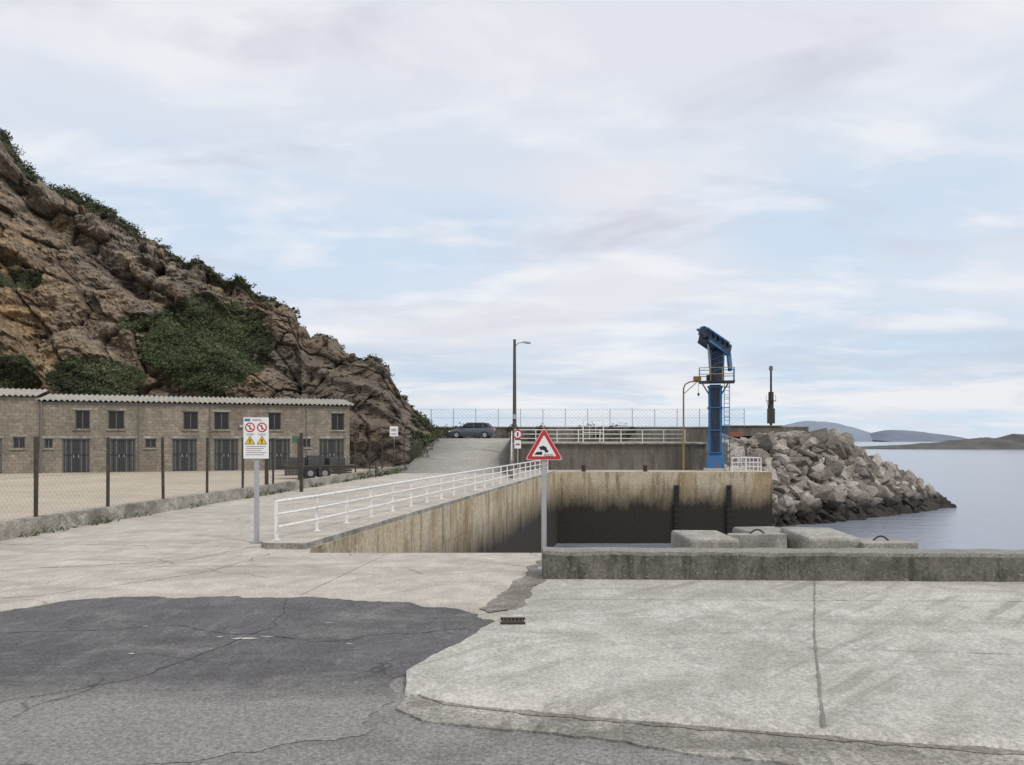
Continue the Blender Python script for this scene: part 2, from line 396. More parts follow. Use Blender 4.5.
# upper level, ramp
b=MB()
b.prism([(0,59),(14.3,59),(14.3,66),(17.8,66),(17.8,95.5),(0,95.5)],2.0,-.01,M_conc,M_qwall2)
b.prism([(0,72),(-.01,95.4),(-45,95.4),(-45,72)],2.35,-.01,M_ramp,M_qwall2)
b.build('upper_quay')
b=MB(); b.box((7.15,58.93,1.95),(14.5,.3,.14),M_kerbold); b.box((-.02,65.5,2.07),(.25,13,.5),M_qwall2); b.build('upper_quay_coping',.02)
b=MB()
vs=[];fs=[];K0=14
for i in range(K0+1):
    t=i/K0; y=53+19*t; z=.003+2.347*(t*t*(3-2*t)*.4+.6*t)
    xl=-7.6+.9*t; vs+=[(xl,y,z),(-.14,y,z),(xl,y,-.1),(-.14,y,-.1)]
    if i: k=4*i; fs+=[(k-4,k-3,k+1,k),(k-3,k-1,k+3,k+1),(k-4,k,k+2,k-2)]
b.add(vs,fs,M_ramp,True); b.build('access_ramp')
b=MB(); b.beam((.0,46,.15),(.0,50,.2),.25,.4,M_qwall2)
b.add([(-.14,50,-.1),(.12,50,-.1),(.12,59,-.1),(-.14,59,-.1),(-.14,50,.6),(.12,50,.6),(.12,59,1.95),(-.14,59,1.95)],[(4,5,6,7),(0,1,5,4),(1,2,6,5),(3,0,4,7)],M_qwall2)
b.build('ramp_wall')
railing('white_railing',[(.2,59.2),(12.8,59.2)],lambda x,y:2.0,h=.95,post=1.6,r=.035)
railing('white_railing',[(-.02,52),(-.02,59)],lambda x,y:.88+(y-52)*.152,h=.9,post=1.75,r=.03)
railing('white_railing',[(15.4,56),(17.5,56),(17.5,62)],lambda x,y:0.0,h=.95,post=1.0,r=.03)
b=MB()
for x in(5.6,7.2): b.beam((x,63,2),(x,63,3.8),.07,.07,M_white)
for z in(2.3,2.8,3.3,3.75): b.beam((5.6,63,z),(7.2,63,z),.05,.05,M_white)
for x in(6.1,6.6): b.beam((x,63,2.3),(x,63,3.75),.03,.03,M_white)
b.build('steel_gate')
for x in (11.3,14.9):
    b=MB(); b.box((x,54.92,-2.9),(.30,.16,4.0),M_rubber)
    for z in range(10): b.tube((x-.24,54.78,-4.6+z*.4),(x+.24,54.78,-4.6+z*.4),.02,M_iron,n=5)
    b.build('quay_fender',.02)
for x in (5.0,9.3):
    b=MB(); b.tube((x,55.8,0),(x,55.8,.35),.16,M_iron,.13,n=12); b.tube((x,55.8,.35),(x,55.8,.45),.22,M_iron,.18,n=12); b.build('mooring_bollard')

b=MB(); b.box((5,93,2.8),(46,.7,1.7),M_qwall2); b.box((5,93,3.68),(46,.9,.1),M_kerbold); b.build('breakwater_parapet')
def meshfence(name,pts,z0,h,spacing,mpost,mwire,rp,rw,pitch):
    b=MB(); P=[Vector(p) for p in pts]
    for a,c in zip(P,P[1:]):
        L=(c-a).length;n=max(1,round(L/spacing)); dd=(c-a)/L
        for i in range(n+1):
            p=a+dd*(L*i/n); j=random.uniform(-.02,.02); b.tube((p.x,p.y,z0),(p.x+j,p.y+j,z0+h),rp,mpost,n=6)
        for z in (.05,h*.5,h-.04): b.tube((a.x,a.y,z0+z),(c.x,c.y,z0+z),rw*1.5,mwire,n=4,cap=False)
        k=int(L/pitch); hh=h-.08
        for i in range(-int(hh/pitch),k):
            for sgn in(1,-1):
                s0=i*pitch; s1=s0+hh; u0,u1=max(0,s0),min(L,s1)
                if u1<=u0: continue
                za,zb=(u0-s0),(u1-s0)
                if sgn<0: za,zb=hh-za,hh-zb
                p=a+dd*u0;q=a+dd*u1
                b.tube((p.x,p.y,z0+.04+za),(q.x,q.y,z0+.04+zb),rw,mwire,n=3,cap=False)
    return b.build(name)
meshfence('chain_link_fence',[(-12,93),(27,93)],3.73,2.1,2.6,M_wirel,M_wirel,.05,.010,.45)
FK=[(-11.35,3),(-11.25,18.9),(-10.2,30.3),(-7.0,62)]
b=MB()
for a,c in zip(FK,FK[1:]): b.beam((a[0],a[1],.19),(c[0],c[1],.19),.24,.4,M_kerbold)
b.build('yard_kerb_wall',.015)
meshfence('yard_fence',FK,.38,1.9,3.0,M_post,M_wire,.045,.0013,.16)
b=MB()
for x,y in((-10.0,32.6),(-8.95,34.0)):
    b.box((x,y,1.25),(.13,.13,2.5),M_post)
b.build('gate_post',.01)

# ------------------------------------------------------------------ building
root=bpy.data.objects.new('stone_warehouse',None); scene.collection.objects.link(root)
root.location=(-12.3,60.6,0); root.rotation_euler[2]=math.atan2(.3714,.9286)
def facade(b,xa,xb,h,ops,mat):
    us=sorted({xa,xb,*[o[0] for o in ops],*[o[1] for o in ops]}); zs=sorted({0,h,*[o[2] for o in ops],*[o[3] for o in ops]})
    for u0,u1 in zip(us,us[1:]):
        for z0,z1 in zip(zs,zs[1:]):
            cu,cz=(u0+u1)/2,(z0+z1)/2
            if any(o[0]<cu<o[1] and o[2]<cz<o[3] for o in ops): continue
            b.add([(u0,0,z0),(u1,0,z0),(u1,0,z1),(u0,0,z1)],[(0,1,2,3)],mat)
    for u0,u1,z0,z1,_ in ops:
        q=.18
        b.add([(u0,0,z0),(u1,0,z0),(u1,0,z1),(u0,0,z1),(u0,q,z0),(u1,q,z0),(u1,q,z1),(u0,q,z1)],[(0,4,5,1),(1,5,6,2),(2,6,7,3),(3,7,4,0)],mat)
ops=[]
for a,c in((.42,1.38),(5.03,5.93),(8.63,9.63),(10.69,11.66),(15.4,16.4),(17.5,18.38)): ops.append((-c,-a,2.95,4.2,'w'))
for a,c in((.42,2.2),(4.38,5.93),(8.0,9.63),(10.77,12.38),(14.7,16.45),(17.5,19.15)): ops.append((-c,-a,0.02,2.3,'d'))
for a,c in((2.9,3.5),(6.8,7.4),(13.4,14.1),(19.7,20.2)): ops.append((-c,-a,1.65,2.3,'s'))
opsL=[(-22.0,-21.3,1.65,2.4,'s'),(-23.6,-22.6,.02,2.3,'d'),(-27,-26,2.95,4.2,'w'),(-29,-27.5,.02,2.3,'d')]
b=MB(); facade(b,-20.5,0,4.75,ops,M_block); b.add([(0,0,0),(0,9,0),(0,9,5.0),(0,4.5,5.3),(0,0,4.75)],[(0,1,2,3,4)],M_block)
b.add([(-20.5,9,0),(0,9,0),(0,9,5),(-20.5,9,5)],[(3,2,1,0)],M_block)
b.build('walls',parent=root)
b=MB(); facade(b,-34,-20.5,5.0,opsL,M_block); b.add([(-34,0,0),(-34,9,0),(-34,9,5.2),(-34,0,5)],[(3,2,1,0)],M_block)
b.add([(-20.5,0,4.7),(-20.5,9,4.7),(-20.5,9,5.3),(-20.5,0,5.0)],[(0,1,2,3)],M_block); b.build('side_wing_walls',parent=root)
b=MB()
for (u0,u1,z0,z1,k) in ops+opsL:
    cu=(u0+u1)/2;wd=u1-u0;hh=z1-z0
    b.box((cu,.16,(z0+z1)/2),(wd-.004,.03,hh-.004),M_door if k=='d' else M_dark)
    if k=='d':
        b.box((cu,.13,(z0+z1)/2),(.05,.03,hh-.02),M_dark)
        for s in(-1,1):
            b.box((cu+s*(wd/2-.04),.12,(z0+z1)/2),(.06,.06,hh-.02),M_frame)
            for q in range(4): b.box((cu+s*(wd*.08+q*wd*.1),.13,(z0+z1)/2),(.05,.03,hh-.1),M_frame if q%2 else M_dark)
            b.box((cu+s*.15,.10,1.1),(.04,.04,.2),M_galv)
        b.box((cu,.12,z1-.04),(wd-.03,.06,.06),M_frame); b.box((cu,.11,1.2),(wd-.1,.03,.06),M_dark)
    else:
        for s in(-1,0,1): b.box((cu+s*(wd/2-.03),.12,(z0+z1)/2),(.05,.05,hh-.02),M_frame)
        for s in(-1,1): b.box((cu,.12,(z0+z1)/2+s*(hh/2-.03)),(wd-.02,.05,.05),M_frame)
        if k=='w':
            for q in range(1,7): b.box((u0+wd*q/7,.06,(z0+z1)/2),(.02,.02,hh),M_iron)
        b.box((cu,-.04,z0-.05),(wd+.2,.14,.08),M_kerbold)
    b.box((cu,-.02,z1+.09),(wd+.3,.05,.16),M_kerbold)
b.build('doors_and_windows',parent=root)
def roof(b,xa,xb,z,rise,depth):
    vs=[];fs=[];n=int((xb-xa)/.055)
    for i in range(n+1):
        x=xa+(xb-xa)*i/n; c=.06*math.cos(x*2*math.pi/.33)
        vs+=[(x,-.3,z+c),(x,depth/2,z+rise+c),(x,depth+.3,z+.25+c),(x,-.3,z+c-.04)]
        if i:
            a=4*(i-1);e=4*i; fs+=[(a,e,e+1,a+1),(a+1,e+1,e+2,a+2),(a+3,e+3,e,a)]
    b.add(vs,fs,M_roof,True)
b=MB(); roof(b,-20.6,.3,4.88,.6,9); roof(b,-34.3,-20.62,5.15,.65,9); b.build('corrugated_roof',parent=root)
b=MB(); b.tube((-20.35,-.12,0),(-20.35,-.12,4.8),.07,M_frame); b.box((-10.2,-.02,4.68),(20.3,.06,.12),M_frame); b.box((-3.9,-.03,2.25),(.55,.04,.4),M_grn)
b.box((-7.8,-.12,3.2),(.25,.24,.18),M_galv)
for x in(-14.5,-9.9,-3.2): b.tube((x,-.08,0),(x,-.08,4.6),.035,M_frame)
b.build('gutter_and_fittings',parent=root)

# ------------------------------------------------------------------ trailer & clutter in the yard
b=MB()
b.X=Matrix.Translation((-10.9,46,0))@Matrix.Rotation(R(22),4,'Z')
b.beam((-2.2,-.7,.62),(2.0,-.7,.62),.08,.14,M_iron); b.beam((-2.2,.7,.62),(2.0,.7,.62),.08,.14,M_iron)
for x in(-2.1,-1,0,1,1.95): b.beam((x,-.7,.6),(x,.7,.6),.08,.1,M_iron)
b.box((-.1,0,.74),(4.1,1.5,.05),M_wood)
b.beam((2,-.7,.6),(3.2,0,.55),.07,.1,M_iron); b.beam((2,.7,.6),(3.2,0,.55),.07,.1,M_iron); b.tube((3.1,0,0),(3.1,0,.7),.04,M_iron)
for x in(-.8,.0):
    for y in(-.85,.85): b.tube((x,y-.1,.33),(x,y+.1,.33),.33,M_rubber,n=18); b.tube((x,y-.11,.33),(x,y+.11,.33),.16,M_rim,n=12)
for x in(-2.1,1.95):
    for y in(-.68,.68): b.beam((x,y,.7),(x,y,1.35),.06,.06,M_iron)
    b.beam((x,-.68,1.3),(x,.68,1.3),.05,.05,M_iron)
for x,s in((-1.4,.45),(-.4,.55),(.7,.4)): b.box((x,0,.77+s/2),(.9,1.2,s),M_door,rz=R(8*x))
b.build('flatbed_trailer')
for k0,(px,py,a) in enumerate(((-13.6,50,15),(-11.2,52,-20))):
    b=MB(); b.X=Matrix.Translation((px,py,0))@Matrix.Rotation(R(a),4,'Z')
    for k in range(6-k0*2):
        z=.16*k
        for y in(-.5,0,.5): b.box((0,y,z+.05),(1.2,.1,.09),M_wood)
        for i in range(6): b.box((-.52+i*.21,0,z+.115),(.12,1.1,.03),M_wood)
    b.build('pallet_stack')

# ------------------------------------------------------------------ signs
def fl(b,pts,y,mat): b.poly([(x,y,z) for x,z in pts],mat)
def circ(cx,cz,r,n=28): return [(cx+r*math.cos(2*math.pi*i/n),cz+r*math.sin(2*math.pi*i/n)) for i in range(n)]
def tri(cx,cz,s): h=s*.866; return [(cx-s/2,cz-h/3),(cx+s/2,cz-h/3),(cx,cz+2*h/3)]
def rtri(cx,cz,s,r=.12):
    P=[Vector(p) for p in tri(cx,cz,s)];out=[]
    for i in range(3):
        p=P[i];a=(P[i-1]-p).normalized();c=(P[(i+1)%3]-p).normalized()
        q0=p+a*s*r;q1=p+c*s*r
        for k in range(6):
            t=k/5; q=(1-t)**2*q0+2*t*(1-t)*p+t*t*q1; out.append((q.x,q.y))
    return out
root=bpy.data.objects.new('information_sign',None); scene.collection.objects.link(root); root.location=(-5.47,17.1,0); root.rotation_euler[2]=R(4)
b=MB(); b.box((0,.05,1.2),(.10,.06,2.4),M_galv); b.box((0,.05,.02),(.25,.22,.03),M_galv)
for z in(1.95,2.5): b.box((0,.025,z),(.3,.02,.04),M_galv)
b.build('post',.006,parent=root)
b=MB(); b.box((0,0,2.24),(.53,.02,.88),M_signw)
b.build('panel',.008,parent=root)
b=MB(); y=-.0125
fl(b,[(-.24,2.60),(-.12,2.60),(-.12,2.655),(-.24,2.655)],y,M_blu)
for i in range(3): fl(b,[(-.08,2.61+i*.016),(.15-.03*i,2.61+i*.016),(.15-.03*i,2.615+i*.016),(-.08,2.615+i*.016)],y,M_blk)
for cx in(-.125,.125):
    fl(b,circ(cx,2.47,.105),y,M_red); fl(b,circ(cx,2.47,.078),y-.002,M_signw)
    fl(b,[(cx-.012,2.42),(cx+.016,2.42),(cx+.01,2.50),(cx-.006,2.50)],y-.003,M_blk); fl(b,circ(cx,2.515,.014,10),y-.003,M_blk)
    a=R(45);ux,uz=math.cos(a)*.085,-math.sin(a)*.085
    fl(b,[(cx-ux-.008,2.47-uz-.008),(cx+ux-.008,2.47+uz-.008),(cx+ux+.008,2.47+uz+.008),(cx-ux+.008,2.47-uz+.008)],y-.004,M_red)
    fl(b,[(cx-.09,2.325),(cx+.09,2.325),(cx+.09,2.332),(cx-.09,2.332)],y,M_blk); fl(b,[(cx-.07,2.305),(cx+.07,2.305),(cx+.07,2.312),(cx-.07,2.312)],y,M_blk)
    fl(b,rtri(cx,2.17,.22),y,M_blk); fl(b,rtri(cx,2.17,.185),y-.002,M_yel)
    fl(b,[(cx-.012,2.15),(cx+.012,2.15),(cx+.015,2.22),(cx-.015,2.22)],y-.003,M_blk); fl(b,circ(cx,2.132,.011,10),y-.003,M_blk)
for i in range(5): fl(b,[(-.21,2.06-i*.045),(.21-.05*(i%3),2.06-i*.045),(.21-.05*(i%3),2.069-i*.045),(-.21,2.069-i*.045)],y,M_red if i==2 else M_blk)
b.build('pictograms',parent=root)
root=bpy.data.objects.new('warning_sign',None); scene.collection.objects.link(root); root.location=(.545,13.6,0)
b=MB(); b.box((0,.04,1.17),(.085,.045,2.34),M_galv); b.box((0,.04,.012),(.22,.18,.024),M_galv)
for z in(1.98,2.15): b.box((0,.02,z),(.2,.015,.035),M_galv)
b.build('post',.005,parent=root)
cz=2.05; b=MB()
pts=rtri(0,cz,.66,.1); n=len(pts)
b.add([(x,.012,z) for x,z in pts]+[(x,0,z) for x,z in pts],[tuple(range(n))[::-1],tuple(range(n,2*n))]+[(i,(i+1)%n,(i+1)%n+n,i+n) for i in range(n)],M_red)
fl(b,rtri(0,cz-.004,.64,.1),-.002,M_signw); fl(b,rtri(0,cz-.004,.615,.1),-.004,M_red); fl(b,rtri(0,cz-.006,.42,.06),-.006,M_signw)
b.build('plate',parent=root)
b=MB(); y=-.009
fl(b,[(-.17,1.95),(-.03,1.95),(-.03,2.0),(-.12,2.0)],y,M_blk)
a=R(-28)
def rot(px,pz,ox=.0,oz=2.045): return (ox+px*math.cos(a)-pz*math.sin(a),oz+px*math.sin(a)+pz*math.cos(a))
fl(b,[rot(*p) for p in [(-.085,-.02),(.085,-.02),(.085,.01),(.05,.015),(.025,.045),(-.045,.045),(-.065,.012),(-.085,.01)]],y,M_blk)
for q in(-.045,.05): 
    cxy=rot(q,-.022); fl(b,circ(cxy[0],cxy[1],.018,12),y-.001,M_blk)
for k in range(2):
    zz=1.955-k*.022
    P=[(.0+.16*i/14,zz+.007*math.sin(i*1.4)) for i in range(15)]
    fl(b,P+[(x,z-.008) for x,z in P[::-1]],y,M_blk)
b.build('pictogram',parent=root)
b=MB(); x,y,z0,ztop,r=.35,49,0,2.55,.30
b.tube((x,y,z0),(x,y,ztop+r),.035,M_galv)
b.tube((x,y-.06,ztop),(x,y-.04,ztop),r,M_red,n=24); b.tube((x,y-.064,ztop),(x,y-.061,ztop),r*.68,M_signw,n=24); b.box((x,y-.068,ztop),(r*.3,.004,r*.8),M_blk)
b.box((x,y-.05,ztop-.62),(.4,.02,.5),M_signw); b.box((x,y-.063,ztop-.62),(.25,.004,.1),M_redf)
b.build('traffic_sign')
b=MB(); b.tube((-8.85,60,0),(-8.85,60,2.6),.04,M_galv); b.box((-8.85,59.94,2.85),(.62,.03,.75),M_signw); b.box((-8.85,59.92,2.95),(.4,.005,.2),M_galv); b.box((-8.85,59.92,2.65),(.45,.005,.05),M_blk); b.build('notice_sign')

# ------------------------------------------------------------------ lamp, mast
b=MB(); b.tube((.2,62,2),(.2,62,10.0),.17,M_wood,.11,n=10); b.path([(.2,62,9.4),(.5,62,9.72),(.95,62,9.78)],.04,M_galv)
b.box((1.15,62,9.76),(.6,.24,.12),M_galv,ry=R(6)); b.box((1.18,62,9.69),(.42,.18,.04),M_frame,ry=R(6)); b.box((.2,61.8,4.0),(.25,.15,.35),M_galv); b.build('street_lamp')
b=MB(); X,Y=25.9,80
b.tube((X,Y,2),(X,Y,9.5),.13,M_post,.1,n=8); b.box((X,Y,4.6),(.6,.6,1.5),M_post); b.tube((X,Y,5.3),(X,Y,7.0),.26,M_post,n=10)
b.box((X,Y,6.1),(.8,.8,.07),M_post)
for sx,sy in((-1,-1),(1,-1),(1,1),(-1,1)): b.tube((X+sx*.36,Y+sy*.36,6.1),(X+sx*.36,Y+sy*.36,6.7),.02,M_post,n=5)
b.tube((X,Y,9.2),(X,Y,9.6),.22,M_frame,.16,n=10); b.tube((X-.02,Y,3),(X-.35,Y,6),.03,M_post)
b.build('beacon_mast')

# ------------------------------------------------------------------ crane
root=bpy.data.objects.new('harbour_crane',None); scene.collection.objects.link(root); root.location=(14.55,57.3,0); root.rotation_euler[2]=R(-14)
b=MB()
b.box((0,0,.1),(1.6,1.6,.2),M_conc)
b.box((0,0,.65),(1.35,1.3,.9),M_cblue,taper=.78)
b.box((0,0,3.6),(.86,.86,5.1),M_cblue,taper=.94)
for z in(1.3,2.9,4.5,6.0): b.box((0,0,z),(1.1,1.08,.09),M_cblue)
for s in(-1,1): b.box((s*.40,-.45,3.6),(.16,.1,4.9),M_cblue)
b.box((0,-.45,3.6),(.5,.03,4.6),M_cdark)
b.build('column',.02,parent=root)
b=MB()
for s in(.62,.98): b.tube((s,-.35,0),(s,-.35,6.3),.03,M_cblue,n=6)
for k in range(20): b.tube((.62,-.35,.3+k*.3),(.98,-.35,.3+k*.3),.018,M_cblue,n=5)
for k in range(6):
    z=2.4+k*.7; b.path([(.62,-.35,z),(.6,-.85,z),(.8,-1.0,z),(1.0,-.85,z),(.98,-.35,z)],.018,M_cblue,n=4)
b.build('ladder',parent=root)
b=MB(); b.box((.1,0,6.34),(2.5,2.2,.08),M_cdark)
cs=[(-1.1,-1.05),(1.3,-1.05),(1.3,1.05),(-1.1,1.05)]
for i in range(4):
    a=cs[i];c=cs[(i+1)%4]
    for z in(6.85,7.3): b.tube((*a,z),(*c,z),.028,M_cyel if i<1 else M_cblue,n=6)
    for t in(0,.33,.66): b.tube((a[0]+(c[0]-a[0])*t,a[1]+(c[1]-a[1])*t,6.36),(a[0]+(c[0]-a[0])*t,a[1]+(c[1]-a[1])*t,7.3),.028,M_cyel if i<1 else M_cblue,n=6)
for s in(-1,1):
    b.beam((s*.4,-.4,5.4),(s*.95,-1.0,6.3),.07,.07,M_cblue)
b.build('platform',parent=root)
b=MB()
b.tube((0,0,6.36),(0,0,6.85),.62,M_cdark,n=20)
b.box((.1,.1,7.8),(.95,.95,2.0),M_cdark,ry=R(-3))
for s in(-1,1): b.beam((.1+s*.45,-.4,6.85),(.16+s*.45,-.4,8.8),.12,.12,M_cblue)
for k in range(4): b.beam((-.33,-.42,6.95+k*.45),(.55,-.42,7.3+k*.45),.06,.06,M_cblue)
b.beam((.75,.3,8.6),(-.75,-1.7,9.45),.90,.75,M_cdark)
b.beam((.62,.1,9.1),(-.88,-1.9,9.95),1.0,.12,M_cblue)
for s in(-1,1):
    b.beam((.65+s*.38,.3-s*.28,8.25),(-.8+s*.38,-1.7-s*.28,9.1),.08,.16,M_cblue)
b.tube((-.35,-.6,7.3),(-.5,-1.4,9.1),.09,M_galv,.06)
b.box((-.72,-1.85,9.72),(.6,.5,.6),M_cdark,rz=R(35),ry=R(20)); b.tube((-.72,-2.15,9.6),(-.72,-1.6,9.6),.3,M_cdark,n=16)
b.beam((.95,.6,8.4),(1.05,.2,7.2),.25,.4,M_cblue)
for k in range(5): b.beam((.6-k*.32,-.05-k*.43,8.75+k*.19),(.5-k*.32,-.15-k*.43,9.12+k*.19),1.05,.05,M_cdark)
b.build('slewing_head_and_boom',.015,parent=root)
b=MB(); b.tube((12.5,58.3,0),(12.5,58.3,6.0),.075,M_cyel,.06); b.path([(12.5,58.3,5.95),(12.6,58.2,6.25),(12.9,58,6.42),(13.6,57.9,6.45)],.05,M_cyel); b.beam((12.55,58.25,5.6),(13.4,57.9,6.4),.05,.05,M_cyel); b.tube((13.5,57.9,6.4),(13.5,57.9,5.6),.012,M_blk,n=4); b.box((13.5,57.9,5.5),(.12,.12,.2),M_iron); b.box((13.4,57.9,6.65),(.5,.4,.3),M_cyel)
b.build('davit')

# ------------------------------------------------------------------ car
root=bpy.data.objects.new('parked_car',None); scene.collection.objects.link(root); root.location=(-3.7,75,2.35); root.rotation_euler[2]=R(-8)
def loft(b,secs,mat,smooth=True):
    n=len(secs[0]);vs=[p for s in secs for p in s];fs=[]
    for i in range(len(secs)-1):
        for j in range(n): fs.append((i*n+j,i*n+(j+1)%n,(i+1)*n+(j+1)%n,(i+1)*n+j))
    fs+= [tuple(range(n))[::-1],tuple(range((len(secs)-1)*n,len(secs)*n))]
    b.add(vs,fs,mat,smooth)
b=MB(); secs=[]
for x,zb,zt,w in [(-2.15,.38,.62,.62),(-2.08,.28,.74,.74),(-1.8,.2,.84,.84),(-1.2,.18,.94,.88),(-.7,.18,.98,.89),(.6,.18,1.0,.89),(1.5,.18,1.02,.88),(1.95,.24,1.0,.82),(2.1,.32,.92,.74)]:
    secs.append([(x,-w,zb+.08),(x,-w*1.0,zt-.25),(x,-w*.93,zt-.04),(x,-w*.7,zt),(x,w*.7,zt),(x,w*.93,zt-.04),(x,w,zt-.25),(x,w,zb+.08),(x,w*.9,zb),(x,-w*.9,zb)])
loft(b,secs,M_carp); b.build('body',parent=root)
b=MB(); secs=[]
for x,zt,w in [(-1.05,.97,.78),(-.45,1.38,.66),(-.1,1.45,.64),(.9,1.45,.64),(1.4,1.38,.66),(1.85,1.0,.74)]:
    secs.append([(x,-.8,.93),(x,-w-.03,zt*.6+.4),(x,-w+.04,zt-.03),(x,-w*.8,zt),(x,w*.8,zt),(x,w-.04,zt-.03),(x,w+.03,zt*.6+.4),(x,.8,.93)])
loft(b,secs,M_glass); b.build('cabin_glass',parent=root)
b=MB()
b.box((.42,0,1.465),(1.5,1.16,.03),M_carp)
for s in(-1,1):
    for p,q in(((-1.1,.95),(-.42,1.42)),((.25,.98),(.25,1.44)),((1.1,1.0),(1.12,1.44)),((1.9,1.0),(1.42,1.4)),((-.42,1.43),(1.42,1.42))):
        b.beam((p[0],s*(.8-.12*(p[1]-.95)/.5),p[1]),(q[0],s*(.8-.13*(q[1]-.95)/.5),q[1]),.07,.07,M_carp)
    b.box((-.75,s*.95,1.02),(.14,.14,.12),M_carp); b.box((2.02,s*.7,.82),(.14,.2,.2),M_lred); b.box((-2.02,s*.6,.64),(.2,.28,.13),M_signw)
b.build('trim',.01,parent=root)
b=MB()
for x in(-1.35,1.3):
    for s in(-1,1): b.tube((x,s*.70,.32),(x,s*.90,.32),.33,M_rubber,n=24); b.tube((x,s*.70,.32),(x,s*.915,.32),.2,M_rim,n=16)
b.build('wheels',parent=root)

# ------------------------------------------------------------------ foliage helper
def leafmat():
    m,nt,b=newmat('foliage'); n=N(nt)
    a=n.node('ShaderNodeAttribute'); a.attribute_name='tone'
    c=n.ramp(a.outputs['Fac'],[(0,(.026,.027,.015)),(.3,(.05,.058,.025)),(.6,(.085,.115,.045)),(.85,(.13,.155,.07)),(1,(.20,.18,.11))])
    n.link(c,b.inputs['Base Color']); b.inputs['Roughness'].default_value=.8
    return m
M_leaf=leafmat()
class Leaves:
    def __init__(s): s.v=[];s.f=[];s.t=[]
    def clump(s,c,r,n,size,tone):
        c=Vector(c)
        for _ in range(n):
            while True:
                d=Vector((random.uniform(-1,1),random.uniform(-1,1),random.uniform(-1,1)))
                if d.length<1: break
            d*= (.7+.4*random.random())/max(.3,d.length)**.5
            p=c+Vector((d.x*r[0],d.y*r[1],d.z*r[2])); q=size*random.uniform(.5,1.3)
            a=Vector((random.uniform(-1,1),random.uniform(-1,1),random.uniform(-1,1))).normalized(); e=a.orthogonal().normalized(); f=a.cross(e)
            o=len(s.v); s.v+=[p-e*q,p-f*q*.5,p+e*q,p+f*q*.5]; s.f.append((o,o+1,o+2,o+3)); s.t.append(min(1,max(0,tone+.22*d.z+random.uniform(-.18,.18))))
    def build(s,name):
        me=bpy.data.meshes.new(name); me.from_pydata([tuple(p) for p in s.v],[],s.f); me.materials.append(M_leaf)
        at=me.attributes.new('tone','FLOAT','FACE'); at.data.foreach_set('value',s.t)
        o=bpy.data.objects.new(name,me); scene.collection.objects.link(o); return o

# ------------------------------------------------------------------ cliff
CL=[(-900,62,90,60),(-400,62,86,50),(-150,62,85,75),(-40,63,84,112),(0,64,84,136),(25,65,85,163),(50,66,86,184),(100,68,88,206),(140,70,88,238),(180,71,88,254),(215,72,88,270),(245,72,88,288),(275,71,88,298),(295,70,88,312),(300,69,87,326),(310,68,87,338),(340,67,86,348),(365,66,84,356),(388,65,82,370),(402,65,81,398),(425,66,80,420),(448,68,80,440),(462,72,80,452)]
def col(x):
    for a,c in zip(CL,CL[1:]):
        if x<=c[0]:
            t=(x-a[0])/(c[0]-a[0]); return [a[i]+(c[i]-a[i])*t for i in(1,2,3)]
    return CL[-1][1:]
cols=[-900+25*i for i in range(26)]+[-250+4*i for i in range(55)]+[-30+1.25*i for i in range(395)]
rowsN=200
V=[];veg=[];F=[];ore=[];dep=[]
def sm(a,b,x): t=min(1,max(0,(x-a)/(b-a))); return t*t*(3-2*t)
grid=[]
